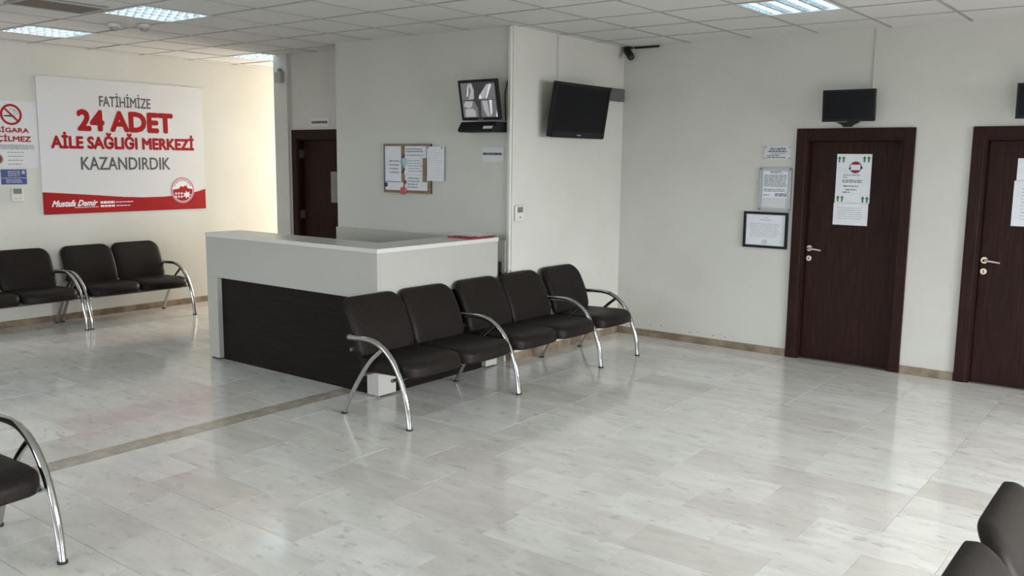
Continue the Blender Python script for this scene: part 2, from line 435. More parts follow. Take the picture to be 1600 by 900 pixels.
# suspended ceiling
ceiling = struct(bx((XP-.2, YF-.2, TOP), (XR+.2, YE+.2, TOP+.1)).build('ceiling', slab_m), 'suspended ceiling of square mineral fibre panels', 'ceiling')
GX, GY, G = -4.58, 4.33, .6
gx = [GX+G*i for i in range(-9, 16) if XP < GX+G*i < XR]; gy = [GY+G*i for i in range(-13, 10) if YF < GY+G*i < YE]
LIGHTS = [(-6.68, 4.03), (-8.48, 4.03), (-8.48, 6.43), (-2.48, 6.43)]
bars = []
for gxx in gx: bars.append((gxx-.009, gxx+.009, YF, YE))
for a in bars: bx((a[0], a[2], H), (a[1], a[3], H+.03)).build('grid_bar', grid_m, ceiling)
for yy in gy: bx((XP, yy-.009, H+.0006), (XR, yy+.009, H+.03)).build('grid_bar', grid_m, ceiling)
ccell = []
xs = [XP]+gx+[XR]; ys = [YF]+gy+[YE]
for x0, x1 in zip(xs, xs[1:]):
    for y0, y1 in zip(ys, ys[1:]):
        cx, cy = (x0+x1)/2, (y0+y1)/2
        if any(abs(cx-l[0]) < .1 and abs(cy-l[1]) < .1 for l in LIGHTS): continue
        ccell.append((x0, x1, y0, y1))
cvis = [c for c in ccell if any(in_view((a, b, H)) for a in c[:2] for b in c[2:]) and not blocked((c[0]+c[1])/2, (c[2]+c[3])/2)][:300]
cs = set(cvis); cache = {}
def panel(w, d): return bb((-w/2+.011, -d/2+.011, 0), (w/2-.011, d/2-.011, .02), .004)
for c in cvis:
    k = (round(c[1]-c[0], 3), round(c[3]-c[2], 3))
    if k not in cache: cache[k] = panel(*k).mesh('ceiling_panel'); cache[k].materials.append(ceil_m)
    instance('ceiling_panel', cache[k], ceiling, ((c[0]+c[1])/2, (c[2]+c[3])/2, H+.003+random.uniform(0, .003)), (random.uniform(-.003, .003), random.uniform(-.003, .003), 0))
rest = MB()
for c in ccell:
    if c in cs: continue
    q = panel(c[1]-c[0], c[3]-c[2]); rest.add([v+Vector(((c[0]+c[1])/2, (c[2]+c[3])/2, H+.004)) for v in q.v], q.f)
o = rest.build('ceiling_panel_field', ceil_m, ceiling); o['kind'] = 'stuff'

# baseboards of brown marble
def base(name, a, b): return struct(bb(a, b, .002).build(name, base_m))
BH, BT = .068, .014
base('baseboard_back', (XB+BT, YA-BT, 0), (D1[0]-.003, YA, BH)); base('baseboard_between_doors', (D1[1]+.003, YA-BT, 0), (D2[0]-.003, YA, BH))
base('baseboard_back_right', (D2[1]+.003, YA-BT, 0), (XR, YA, BH))
base('baseboard_side', (XB, YR, 0), (XB+BT, YA, BH)); base('baseboard_left', (XP, YF, 0), (XP+BT, YE, BH))
base('baseboard_center', (-6.9, YR-BT, 0), (XB+BT, YR, BH)); base('baseboard_recess', (-8.045, YD-BT, 0), (D3[0]-.003, YD, BH))

# doors
def door(n, d, yw, label, handle_side=-1):
    x0, x1 = d
    o = struct(bb((x0, yw-.022, 0), (x0+AR, yw, DH), .004).build('door_%d' % n, wood_m), label, 'door')
    WL[o.name] = Vector((0, 0, 0))
    bb((x1-AR, yw-.022, 0), (x1, yw, DH), .004).build('architrave', wood_m, o)
    bb((x0+AR, yw-.022, DH-AR), (x1-AR, yw, DH), .004).build('architrave', wood_m, o)
    j = MB()
    j.box((x0+AR-.012, yw-.01, 0), (x0+AR+.018, yw+.13, DH-AR+.012)); j.box((x1-AR-.018, yw-.01, 0), (x1-AR+.012, yw+.13, DH-AR+.012))
    j.box((x0+AR+.018, yw-.01, DH-AR-.018), (x1-AR-.018, yw+.13, DH-AR+.012)); j.build('jamb', wood_m, o)
    leaf = bb((x0+AR+.021, yw+.06, .006), (x1-AR-.021, yw+.10, DH-AR-.021), .003).build('door_leaf', wood_m, o)
    bx((x0+AR+.018, yw+.102, .0), (x1-AR-.018, yw+.128, DH-AR-.018)).build('gap_light_stop', wood_m, o)  # added backing that blocks the bright outside at the leaf's gaps
    hx = x0+AR+.055; yl = yw+.06
    if handle_side < 0:
        MB().disc((hx, yl, .995), (0, -1, 0), .026, .008).build('handle_rosette', brass_m, leaf)
        MB().tube([(hx, yl, .995), (hx, yl-.045, .995), (hx+.012, yl-.054, .995), (hx+.06, yl-.055, .992), (hx+.118, yl-.050, .984)], [.010, .010, .010, .0095, .008]).build('lever_handle', brass_m, leaf)
        MB().disc((hx, yl, .905), (0, -1, 0), .024, .008).build('keyhole_rosette', brass_m, leaf)
        bx((hx-.004, yl-.0095, .893), (hx+.004, yl-.008, .917)).build('keyhole', black_m, leaf)
    else:
        for z in (.75, 1.08, 1.74):
            MB().box((x0+AR+.0185, yw+.002, z), (x0+AR+.026, yw+.058, z+.09)).build('hinge', greym_m, leaf)
    return o
door(1, D1, YA, 'dark mahogany door with a notice, below the small wall monitor')
door(2, D2, YA, 'dark mahogany door cut by the right edge of the photo')
door(3, D3, YD, 'dark wooden door in the recess behind the reception desk', 1)

# ---------------------------------------------------------------- waiting benches
def pad(w, d, r, prof, nseg=7, mapf=None):
    """upholstered pad: rounded-rectangle rings, prof = [(inset, height)] from underside to crown"""
    m = MB(); rings = []
    for ins, h in prof:
        a, b = w/2-ins, d/2-ins; rr = max(r-ins, .006)
        ring = []
        for cx, cy, st in ((a-rr, b-rr, 0), (-a+rr, b-rr, 1), (-a+rr, -b+rr, 2), (a-rr, -b+rr, 3)):
            corner = [((cx+rr*math.cos((st+k/nseg)*PI/2)), cy+rr*math.sin((st+k/nseg)*PI/2)) for k in range(nseg+1)]
            ring += corner
            nx = [(-a+rr, b), (-a, -b+rr), (a-rr, -b), (a, b-rr)][st]
            for k in range(1, 6): ring.append((corner[-1][0]+(nx[0]-corner[-1][0])*k/6, corner[-1][1]+(nx[1]-corner[-1][1])*k/6))
        rings.append([(p[0], p[1], h) for p in ring])
    n = len(rings[0]); vs = [mapf(*p) if mapf else p for q in rings for p in q]; fs = []
    for i in range(len(rings)-1):
        for k in range(n):
            k2 = (k+1) % n; fs.append((i*n+k, i*n+k2, (i+1)*n+k2, (i+1)*n+k))
    fs.append(list(range(n))[::-1])
    c0 = len(vs); z = prof[-1][1]; vs.append(mapf(0, 0, z) if mapf else (0, 0, z))
    b0 = (len(rings)-1)*n
    for k in range(n): fs.append((b0+k, b0+(k+1) % n, c0))
    m.sm = True
    return m.add(vs, fs)
PROF = [(.03, 0), (.008, .003), (0, .014), (0, .068), (.004, .084), (.014, .096), (.03, .104), (.06, .109), (.11, .112), (.16, .114), (.2, .115)]
SW = .550
def seat_map(u, v, h):
    # u across (y), v along depth (+v = front); local x of front edge about -0.02
    t = (v+.25)/.5
    bulge = .030*(1-(u/(SW/2))**2)*max(0, t)
    x = -.285+v+bulge
    z = .316+h-.028*max(0, t-.72)**2/.0784*(1 if h > .05 else .3)+.012*t-.006*(1-t)
    z -= .012*math.cos(u/(SW/2)*PI/2)*math.sin(min(1, max(0, t))*PI)*(h/.112)
    return (x, u, z)
seat_me = pad(SW, .50, .075, PROF, mapf=seat_map).mesh('seat'); seat_me.materials.append(leath_m)
BPROF = [(.035, 0), (.010, .003), (.001, .012), (0, .034), (.004, .044), (.013, .052), (.03, .057), (.06, .060), (.11, .062), (.16, .063), (.2, .064)]
BHT = .44
def back_map(u, v, h):
    t = (v+BHT/2)/BHT                     # 0 bottom .. 1 top
    # leaning back, curling further back toward the top
    x = -.548-.03*t-.142*t*t+h-.014*math.cos(u/(SW/2)*PI/2)*(h/.06)*.6
    z = .365+t*.425+h*.12*t
    return (x, u, z)
back_me = pad(SW, BHT, .095, BPROF, mapf=back_map).mesh('backrest'); back_me.materials.append(leath_m)
def spline(pts, n=6):
    out = []
    for i in range(len(pts)-1):
        p = [Vector(pts[max(0, min(len(pts)-1, j))]) for j in (i-1, i, i+1, i+2)]
        for k in range(n):
            t = k/n
            out.append(.5*((2*p[1])+(-p[0]+p[2])*t+(2*p[0]-5*p[1]+4*p[2]-p[3])*t*t+(-p[0]+3*p[1]-3*p[2]+p[3])*t**3))
    out.append(Vector(pts[-1])); return out
arm_pts = spline([(0, 0, .004), (-.014, 0, .12), (-.042, 0, .23), (-.09, 0, .345), (-.165, 0, .452), (-.262, 0, .522), (-.38, 0, .552), (-.57, 0, .545)])
arm_me = MB().tube(arm_pts, .0185, 14).mesh('armrest'); arm_me.materials.append(chrome_m)
rear_pts = spline([(-.245, 0, .500), (-.36, 0, .405), (-.455, 0, .29), (-.56, 0, .13), (-.625, 0, .004)])
rear_me = MB().tube(rear_pts, .0155, 12).mesh('rear_leg'); rear_me.materials.append(chrome_m)
cap_me = MB().tube([(0, 0, 0), (0, 0, .012)], .022, 14).mesh('foot_cap'); cap_me.materials.append(rubber_m)
tip_me = MB().tube([(-.565, 0, .545), (-.578, 0, .545)], .0205, 14).mesh('end_cap'); tip_me.materials.append(rubber_m)
brk_me = MB().tube([(-.080, 0, .322), (-.100, .03, .312), (-.125, .075, .309)], .010, 8).mesh('seat_bracket'); brk_me.materials.append(chrome_m)
def bench(label, x, arms, gaps, group):
    """arms: y of each arm frame; gaps: number of seats between neighbouring arms"""
    yc = (arms[0]+arms[-1])/2
    t = thing('waiting_bench', label, 'bench', (x, yc, 0), group)
    for i, ya in enumerate(arms):
        o = instance('armrest', arm_me, t, (0, ya-yc, 0)); instance('foot_cap', cap_me, o); instance('end_cap', tip_me, o)
        for d in ([1] if i == 0 else [-1] if i == len(arms)-1 else [1, -1]):
            instance('seat_bracket', brk_me, t, (0, ya-yc, 0)).scale.y = d
        o = instance('rear_leg', rear_me, t, (0, ya-yc, 0)); instance('foot_cap', cap_me, o, (-.625, 0, 0))
    for (a, b), n in zip(zip(arms, arms[1:]), gaps):
        w = (b-a)/n
        for k in range(n):
            ys_ = a+w*(k+.5)-yc
            # seats lean together in the middle of a pair, leaving room for the arm frames
            if n == 2: ys_ += ((w-SW)/2-.002)*(1 if k == 0 else -1)
            instance('seat', seat_me, t, (0, ys_, 0)); instance('backrest', back_me, t, (0, ys_, 0))
    for xr, zr in ((-.16, .303), (-.44, .303)):
        MB().tube([(x+xr, arms[0], zr), (x+xr, arms[-1], zr)], .012, 8).build('seat_rail', greym_m, t)
    MB().tube([(x-.585, arms[0]+.03, .45), (x-.585, arms[-1]-.03, .45)], .012, 8).build('back_rail', greym_m, t)
    return t
bench('linked row of five dark leatherette seats with chrome arms beside the reception desk', -3.95, [4.045, 5.215, 6.37, 6.985], [2, 2, 1], 'dark waiting benches')
bench('two-seat dark bench under the red and white banner, both chrome arms in view', -8.80, [4.455, 5.62], [2], 'dark waiting benches')
bench('dark bench below the no smoking sign, cut by the left edge of the photo', -8.80, [3.235, 4.40], [2], 'dark waiting benches')
bench('dark bench in the near left corner, only its chrome arm and seat end showing', -3.765, [.55, 1.716], [2], 'dark waiting benches')
bench('bench at the lower right corner, only two dark rounded backrests showing', .298, [1.965, 3.105], [2], 'dark waiting benches')

# ---------------------------------------------------------------- reception desk
CX0, CX1, CY0, CY1 = -6.795, -4.680, 4.47, 5.86
ZT, ZB = 1.10, .722
rd = thing('reception_desk', 'L-shaped white reception desk with dark wenge lower panels', 'desk', ((CX0+CX1)/2, (CY0+CY1)/2, 0))
DEP = .36
tp = MB().prism([(CX0-.004, CY0-.004), (CX1+.004, CY0-.004), (CX1+.004, CY1+.004), (CX1-DEP, CY1+.004), (CX1-DEP, CY0+DEP), (CX0-.004, CY0+DEP)], 'z', ZT-.032, ZT)
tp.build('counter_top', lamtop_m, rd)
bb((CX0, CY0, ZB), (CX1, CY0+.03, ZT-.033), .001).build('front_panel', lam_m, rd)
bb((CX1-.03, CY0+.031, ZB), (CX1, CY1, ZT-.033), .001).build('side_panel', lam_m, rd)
bb((CX0, CY0, .014), (CX0+.145, CY0+.12, ZB-.0005), .001).build('desk_leg', lam_m, rd)
bb((CX1-.12, CY0, .014), (CX1, CY0+.18, ZB-.0005), .001).build('desk_leg', lam_m, rd)
bb((CX1-.12, CY1-.15, .014), (CX1, CY1, ZB-.0005), .001).build('desk_leg', lam_m, rd)
for x, yy in ((CX0+.07, CY0+.06), (CX1-.06, CY0+.09), (CX1-.06, CY1-.07)): bx((x-.05, yy-.05, 0), (x+.05, yy+.05, .014)).build('foot', rubber_m, rd)
bx((CX0+.145, CY0+.045, 0), (CX1-.12, CY0+.065, ZB)).build('dark_panel', wenge_m, rd)
bx((CX1-.065, CY0+.18, 0), (CX1-.045, CY1-.15, ZB)).build('dark_panel', wenge_m, rd)
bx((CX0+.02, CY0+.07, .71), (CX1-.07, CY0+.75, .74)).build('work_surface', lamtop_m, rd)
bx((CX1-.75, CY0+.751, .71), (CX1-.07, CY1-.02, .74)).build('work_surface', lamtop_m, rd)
bx((CX0+.02, CY0+.13, 0), (CX0+.05, CY0+.75, .71)).build('end_panel', lam_m, rd)
tag(bb((-6.895, YR-.036, .0), (-4.731, YR-.016, 1.062), .002).build('back_panel', greyp_m, loc=(-5.85, YR-.026, 0)), 'low grey panel against the wall behind the reception desk', 'panel')
# folder and papers
fo = thing('red_folder', 'red folder with loose papers at the end of the desk top', 'folder', (-4.84, 5.69, ZT))
bb((-4.970, 5.550, ZT+.0005), (-4.700, 5.830, ZT+.012), .002).build('folder_cover', mat('red_card', (.42, .03, .045), .5), fo)
bb((-4.920, 5.690, ZT+.0125), (-4.690, 5.845, ZT+.017), .001).build('dark_booklet', blackp_m, fo)
m = MB(); m.add([(-4.990, 5.590, ZT+.020), (-4.730, 5.570, ZT+.019), (-4.700, 5.830, ZT+.021), (-4.960, 5.850, ZT+.034)], [(0, 1, 2, 3)])
m.build('paper_sheet', paper_m, fo)
m = MB(); m.add([(-4.900, 5.640, ZT+.024), (-4.692, 5.620, ZT+.018), (-4.688, 5.845, ZT+.019), (-4.890, 5.855, ZT+.026)], [(0, 1, 2, 3)])
m.build('paper_sheet', paper_m, fo)

# ---------------------------------------------------------------- banner on the left wall
FL = Face((XP, 0, 0), (0, 1, 0), (1, 0, 0))
ba = thing('banner', 'large white banner with red and grey lettering and a red wave', 'banner', (XP, 5.325, 1.13))
B0, B1, BZ0, BZ1 = 4.375, 6.285, 1.128, 2.545
FL.slab(B0, B1, BZ0, BZ1, .001, .010).build('banner_sheet', vinyl_m, ba)
K = .0115
wave = [(B0, 1.362), (4.65, 1.342), (4.95, 1.318), (5.25, 1.292), (5.50, 1.281), (5.72, 1.282), (5.92, 1.292), (6.10, 1.318), (6.20, 1.338), (B1, 1.362)]
wm = MB()
for (a, b), (c, d) in zip(wave, wave[1:]): wm.add([FL.p(a, BZ0, K), FL.p(c, BZ0, K), FL.p(c, d, K), FL.p(a, b, K)], [(0, 1, 2, 3)])
wm.build('red_wave', red_m, ba)
FL.text('FATİHİMİZE', 5.03, 5.625, 2.268, 2.378, .018, d=K).build('lettering', greyt_m, ba)['label'] = 'grey lettering FATİHİMİZE'
FL.text('24 ADET', 4.775, 5.895, 2.0, 2.228, .066, d=K).build('lettering', redt_m, ba)['label'] = 'bold red lettering 24 ADET'
FL.text('AİLE SAĞLIĞI MERKEZİ', 4.49, 6.155, 1.812, 1.945, .06, d=K).build('lettering', redt_m, ba)['label'] = 'red lettering AİLE SAĞLIĞI MERKEZİ'
FL.text('KAZANDIRDIK', 4.795, 5.835, 1.590, 1.728, .018, d=K).build('lettering', greyt_m, ba)['label'] = 'grey lettering KAZANDIRDIK'
FL.text('Mustafa Demir', 4.46, 4.955, 1.205, 1.272, .05, shear=.45, d=K+.001).build('lettering', paper_m, ba)['label'] = 'white signature lettering'
rn = random.Random(3)
FL.quads(lines(4.70, 4.965, 1.200, 1.186, 1, .007, .05, rn)+lines(4.985, 5.15, 1.252, 1.224, 1, .026, .02, rn)+lines(4.985, 5.15, 1.212, 1.186, 1, .022, .02, rn)
         + lines(5.16, 5.36, 1.245, 1.23, 1, .009, .02, rn)+lines(5.16, 5.33, 1.206, 1.190, 1, .009, .02, rn), K+.001).build('small_print', paper_m, ba)
# round emblem
EC, EZ, ER = 5.982, 1.352, .150
def circ(r, n=40, a0=0, a1=2*PI, c=(EC, EZ)): return [(c[0]+r*math.cos(a0+(a1-a0)*i/n), c[1]+r*math.sin(a0+(a1-a0)*i/n)) for i in range(n if a1-a0 > 6.2 else n+1)]
em = FL.polys([circ(ER)], K+.0015).build('emblem', paper_m, ba)
FL.ring(EC, EZ, ER-.014, ER-.004, K+.002).build('emblem_ring', red_m, em)
FL.polys([circ(ER-.022, 24, PI, 2*PI)+[(EC+.125, EZ+.012), (EC+.07, EZ+.02), (EC+.03, EZ+.055), (EC+.005, EZ+.035), (EC-.02, EZ+.05), (EC-.05, EZ+.018), (EC-.125, EZ+.008)]], K+.002).build('emblem_skyline', red_m, em)
FL.polys([[(EC+.045, EZ+.01), (EC+.055, EZ+.085), (EC+.062, EZ+.01)]], K+.0022).build('emblem_tower', red_m, em)
ar = []
for q in range(3):
    for zz in (-.035, -.072):
        ar.append([(EC-.10+q*.036, EZ+zz-.014), (EC-.078+q*.036, EZ+zz-.014), (EC-.078+q*.036, EZ+zz+.004), (EC-.089+q*.036, EZ+zz+.012), (EC-.10+q*.036, EZ+zz+.004)])
st = []
for i in range(14):
    t = i/14*2*PI; rr = .058 if i % 2 == 0 else .028
    st.append((EC+.052+rr*math.cos(t)*1.05, EZ-.055+rr*math.sin(t)*.85))
FL.polys(ar+[st], K+.003).build('emblem_figures', paper_m, em)
tk = []
for i in range(13):
    t = PI*(.14+.72*i/12); r1, r2 = ER-.022, ER-.042; w = .045
    tk.append([(EC+r1*math.cos(t-w), EZ+r1*math.sin(t-w)), (EC+r1*math.cos(t+w), EZ+r1*math.sin(t+w)), (EC+r2*math.cos(t+w), EZ+r2*math.sin(t+w)), (EC+r2*math.cos(t-w), EZ+r2*math.sin(t-w))])
FL.polys(tk, K+.002).build('emblem_print', red_m, em)

# no smoking sign
ns = thing('no_smoking_sign', 'white no smoking sign with a red crossed cigarette left of the banner', 'sign', (XP, 4.115, 1.615))
N0, N1 = 3.862, 4.366
FL.outline_slab(roundrect(N0, N1, 1.615, 2.275, .03), .001, .006).build('sign_board', vinyl_m, ns)
nc = 4.118
FL.ring(nc, 2.140, .082, .104, .0075).build('red_ring', redt_m, ns)
def bar_(a0, b0, a1, b1, w):
    d = Vector((a1-a0, b1-b0)).normalized(); n_ = Vector((-d.y, d.x))*w/2
    return [(a0+n_.x, b0+n_.y), (a0-n_.x, b0-n_.y), (a1-n_.x, b1-n_.y), (a1+n_.x, b1+n_.y)]
FL.polys([bar_(nc-.066, 2.206, nc+.066, 2.074, .018)], .0085).build('red_slash', redt_m, ns)
FL.polys([[(nc-.072, 2.120), (nc+.005, 2.118), (nc+.005, 2.134), (nc-.072, 2.132)]], .0075).build('cigarette', black_m, ns)
FL.polys([[(nc+.008, 2.118), (nc+.045, 2.117), (nc+.045, 2.135), (nc+.008, 2.134)]], .0075).build('cigarette_filter', ink2_m, ns)
sp = []
for q in ((nc+.012, 2.17, .03), (nc+.040, 2.160, .028)):
    for i in range(10):
        t0, t1 = PI*(-.3+1.1*i/10), PI*(-.3+1.1*(i+1)/10)
        sp.append([(q[0]+q[2]*math.cos(t0), q[1]+q[2]*math.sin(t0)), (q[0]+q[2]*math.cos(t1), q[1]+q[2]*math.sin(t1)), (q[0]+(q[2]-.005)*math.cos(t1), q[1]+(q[2]-.005)*math.sin(t1)), (q[0]+(q[2]-.005)*math.cos(t0), q[1]+(q[2]-.005)*math.sin(t0))])
FL.polys(sp, .0075).build('smoke_curl', ink_m, ns)
FL.text('SİGARA', 3.975, 4.282, 1.962, 2.010, .05, d=.0075).build('lettering', redt_m, ns)['label'] = 'red lettering SİGARA'
FL.text('İÇİLMEZ', 3.925, 4.297, 1.873, 1.928, .05, d=.0075).build('lettering', redt_m, ns)['label'] = 'red lettering İÇİLMEZ'
FL.quads(lines(3.89, 4.34, 1.845, 1.795, 4, .0065, .05, rn), .0075).build('small_print', ink_m, ns)
FL.quads(lines(4.06, 4.22, 1.785, 1.63, 4, .007, .2, rn), .0075).build('small_print', ink_m, ns)
FL.polys([circ(.052, 24, c=(3.965, 1.70))], .0075).build('round_mark', ink_m, ns)
FL.polys([circ(.036, 24, c=(3.965, 1.70))], .008).build('round_mark_center', redt_m, ns)
bs = thing('blue_sign', 'small blue notice plate under the no smoking sign', 'sign', (XP, 4.108, 1.447))
FL.slab(3.985, 4.231, 1.447, 1.597, .001, .006).build('sign_board', blue_m, bs)
FL.quads(lines(4.05, 4.17, 1.585, 1.525, 4, .007, .1, rn)+[(3.99, 4.226, 1.508, 1.514)]+lines(4.03, 4.19, 1.500, 1.46, 3, .007, .1, rn)+[(4.185, 4.215, 1.55, 1.585)], .007).build('small_print', ink2_m, bs)
th = thing('thermostat', 'white thermostat with grey display under the blue notice', 'thermostat', (XP, 4.12, 1.275))
MB().bbox((XP+.001, 4.065, 1.275), (XP+.028, 4.18, 1.415), .006).build('case', whitep_m, th)
FL.slab(4.082, 4.163, 1.352, 1.405, .027, .0295).build('display', lcd_m, th)
FL.quads([(4.09, 4.11, 1.30, 1.312), (4.135, 4.155, 1.30, 1.312)], .0295).build('button', ink2_m, th)

# ---------------------------------------------------------------- wall behind the desk
FC = Face((0, YR, 0), (1, 0, 0), (0, -1, 0))
cb = thing('cork_board', 'cork notice board covered with papers behind the reception desk', 'notice board', (-5.92, YR, 1.43))
c0, c1, z0, z1 = -6.22, -5.617, 1.428, 1.882
FC.slab(c0, c1, z0, z1, .001, .014).build('cork_sheet', cork_m, cb)
for a in ((c0, c1, z1-.02, z1), (c0, c1, z0, z0+.022), (c1-.02, c1, z0+.022, z1-.02)): FC.slab(*a, .001, .022).build('board_frame', pine_m, cb)
FC.slab(c0, c0+.010, z0+.022, z1-.02, .001, .022).build('board_frame', greym_m, cb)
def sheet(a0, a1, b0, b1, d, name='paper_sheet', par=None, m_=None): return FC.slab(a0, a1, b0, b1, d, d+.001).build(name, m_ or paper_m, par)
sheet(-6.208, -5.995, 1.530, 1.862, .0145, par=cb); sheet(-6.205, -5.97, 1.452, 1.527, .0150, par=cb)
sheet(-5.955, -5.675, 1.600, 1.862, .0147, par=cb); sheet(-5.945, -5.66, 1.455, 1.598, .0152, par=cb)
FC.quads(lines(-6.15, -6.01, 1.74, 1.60, 4, .009, .2, rn), .0175).build('print', ink_m, cb)
FC.quads(lines(-5.93, -5.70, 1.845, 1.80, 2, .009, .1, rn)+lines(-5.92, -5.69, 1.79, 1.765, 1, .007, .1, rn)+lines(-5.9, -5.70, 1.74, 1.62, 5, .005, .3, rn)
         + lines(-5.91, -5.74, 1.58, 1.47, 4, .009, .3, rn), .018).build('print', ink_m, cb)
FC.quads([(-6.2, -6.0, 1.528, 1.533)], .0178).build('dark_edge', black_m, cb)
FC.slab(-5.985, -5.945, 1.755, 1.862, .0145, .0165).build('wood_strip', pine_m, cb)
FC.slab(-5.712, -5.668, 1.535, 1.752, .016, .024).build('wood_strip', pine_m, cb)
for (a, b, r, m_) in ((-5.965, 1.765, .022, purple_m), (-5.955, 1.715, .045, teal_m), (-5.97, 1.45, .036, pink_m), (-5.945, 1.455, .026, pink_m), (-6.195, 1.50, .022, navy_m), (-5.94, 1.53, .018, purple_m)):
    MB().tube([FC.p(a, b, .016), FC.p(a, b, .022), FC.p(a, b, .034)], [r, r, r*.45], 12).build('pin', m_, cb)
FC.polys([bar_(-5.985, 1.61, -5.945, 1.655, .016)], .0185).build('dark_mark', black_m, cb)
hp = thing('hanging_paper', 'pale lined sheet pinned over the right edge of the cork board', 'paper', (-5.58, YR-.024, 1.56))
FC.slab(-5.655, -5.447, 1.548, 1.856, .026, .0275).build('paper_sheet', paper_m, hp)
FC.quads([(-5.64, -5.46, 1.58+.022*i, 1.582+.022*i) for i in range(12)], .0285).build('print', ink2_m, hp)
for a in (-5.64, -5.47): MB().disc(FC.p(a, 1.845, .0275), (0, -1, 0), .007, .006, 8).build('pin', ink_m, hp)

# monitor showing the camera pictures
mo = thing('security_monitor', 'black monitor showing four grey camera pictures on the wall', 'monitor', (-4.94, YR, 2.07))
tl = math.radians(11)
FM = Face((-4.905, 5.905, 2.075), (1, 0, 0), (0, -math.cos(tl), -math.sin(tl)), (0, -math.sin(tl), math.cos(tl)))
FM.slab(-.205, .205, 0, .335, -.03, 0).build('casing', blackp_m, mo)
FM.slab(-.13, .13, .06, .28, -.075, -.0305).build('rear_housing', blackp_m, mo)
for a in ((-.205, .205, .315, .335), (-.205, .205, 0, .022), (-.205, -.188, .022, .315), (.188, .205, .022, .315)): FM.slab(*a, 0.0002, .008).build('bezel', blackp_m, mo)
FM.slab(-.188, .188, .022, .315, .0002, .0012).build('screen', scr_lit[0], mo)
def scr(polys, t): FM.polys(polys, .002+.0003*t).build('screen_picture', scr_lit[t], mo)
scr([[(-.185, .17), (-.06, .17), (-.04, .25), (-.06, .31), (-.185, .31)], [(-.185, .025), (-.02, .025), (-.02, .10), (-.05, .16), (-.185, .165)], [(.0, .17), (.185, .17), (.185, .3), (.12, .3), (.05, .25)], [(.01, .025), (.185, .025), (.185, .165), (.02, .165)]], 1)
scr([[(-.11, .175), (-.05, .18), (-.045, .25), (-.065, .305), (-.10, .305), (-.075, .25)], [(-.165, .03), (-.05, .03), (-.05, .08), (-.08, .10), (-.16, .095)], [(-.175, .12), (-.15, .16), (-.07, .16), (-.08, .115), (-.12, .10)],
     [(.005, .175), (.06, .18), (.13, .295), (.10, .295), (.02, .215)], [(.03, .16), (.09, .16), (.10, .03), (.075, .03), (.045, .08)]], 2)
scr([[(.07, .18), (.09, .18), (.15, .29), (.13, .298)], [(.11, .165), (.14, .165), (.13, .06), (.11, .03)], [(-.13, .2), (-.115, .2), (-.095, .29), (-.105, .29)], [(.0, .18), (.03, .18), (.035, .2), (.015, .215)], [(.165, .025), (.185, .025), (.18, .08)]], 3)
scr([[(-.145, .22), (-.135, .21), (-.085, .262), (-.095, .272)], [(.098, .07), (.112, .07), (.112, .15), (.098, .15)], [(-.13, .205), (-.12, .198), (-.09, .225), (-.10, .235)]], 0)
FM.slab(-.03, .03, .006, .012, .008, .009).build('logo', ink_m, mo)
MB().tube([(-4.905, 5.95, 2.25), (-4.905, YR-.012, 2.24)], .02, 10).build('wall_arm', blackp_m, mo)
bb((-4.96, YR-.012, 2.18), (-4.85, YR, 2.30), .003).build('wall_plate', blackp_m, mo)
sh = thing('equipment_shelf', 'black sloping recorder shelf below the camera monitor', 'shelf', (-4.94, YR, 1.98))
sb = MB(); sb.prism([(YR-.001, 2.062), (YR-.15, 2.062), (YR-.20, 1.99), (YR-.18, 1.975), (YR-.001, 1.975)], 'x', -5.135, -4.755)
sb.build('shelf_body', blackp_m, sh)
MB().add([(-4.86, YR-.1965, 2.002), (-4.76, YR-.1965, 2.002), (-4.76, YR-.1805, 2.025), (-4.86, YR-.1805, 2.025)], [(0, 1, 2, 3)]).build('shelf_sticker', whitep_m, sh)
MB().tube([(-4.755, YR-.155, 2.040), (-4.735, YR-.155, 2.040)], .014, 12).build('knob', blackp_m, sh)
tag(MB().tube([Vector(p) for p in spline([(-4.742, YR-.010, 2.405), (-4.750, YR-.010, 2.37), (-4.765, YR-.010, 2.31), (-4.768, YR-.010, 2.24), (-4.760, YR-.010, 2.12), (-4.757, YR-.010, 2.075)])], .0045, 6).build('monitor_cable', blackp_m, loc=(-4.74, YR, 2.0)), 'thin black cable hanging beside the camera monitor', 'cable')
pl = thing('name_plate', 'small grey name plate with dark print below the camera monitor', 'plate', (-4.9, YR, 1.728))
FC.slab(-5.02, -4.78, 1.728, 1.852, .001, .005).build('plate', mat('plate_grey', (.66, .66, .67), .5), pl)
FC.quads(lines(-5.01, -4.80, 1.808, 1.782, 1, .02, .02, rn, -.003), .006).build('print', greyt_m, pl)
# cable duct at the convex corner
du = thing('cable_duct', 'white cable duct running down the corner beside the desk', 'duct', (XB, YR, .60))
MB().bbox((XB-.036, YR-.030, .80), (XB-.004, YR-.0005, H-.001), .004).build('duct', mat('corner_duct', (.62, .61, .58), .5), du)
MB().tube(spline([(XB-.018, YR-.016, .82), (XB-.018, YR-.018, .72), (XB-.020, YR-.022, .62), (XB-.021, YR-.022, .45)]), .011, 8).build('cable', whitep_m, du)
tag(bb((-4.785, YR-.06, .70), (-4.768, YR-.0365, .875), .003).build('socket_strip', blackp_m, loc=(-4.776, YR-.048, .70)), 'narrow black socket strip beside the end of the desk', 'socket strip')
t2 = thing('thermostat', 'white thermostat with grey display on the wall beside the reception desk', 'thermostat', (XB, 6.145, 1.222))
MB().bbox((XB+.0005, 6.088, 1.222), (XB+.026, 6.205, 1.358), .006).build('case', whitep_m, t2)
FS = Face((XB, 0, 0), (0, 1, 0), (1, 0, 0))
FS.slab(6.108, 6.185, 1.298, 1.345, .025, .0275).build('display', lcd_m, t2)
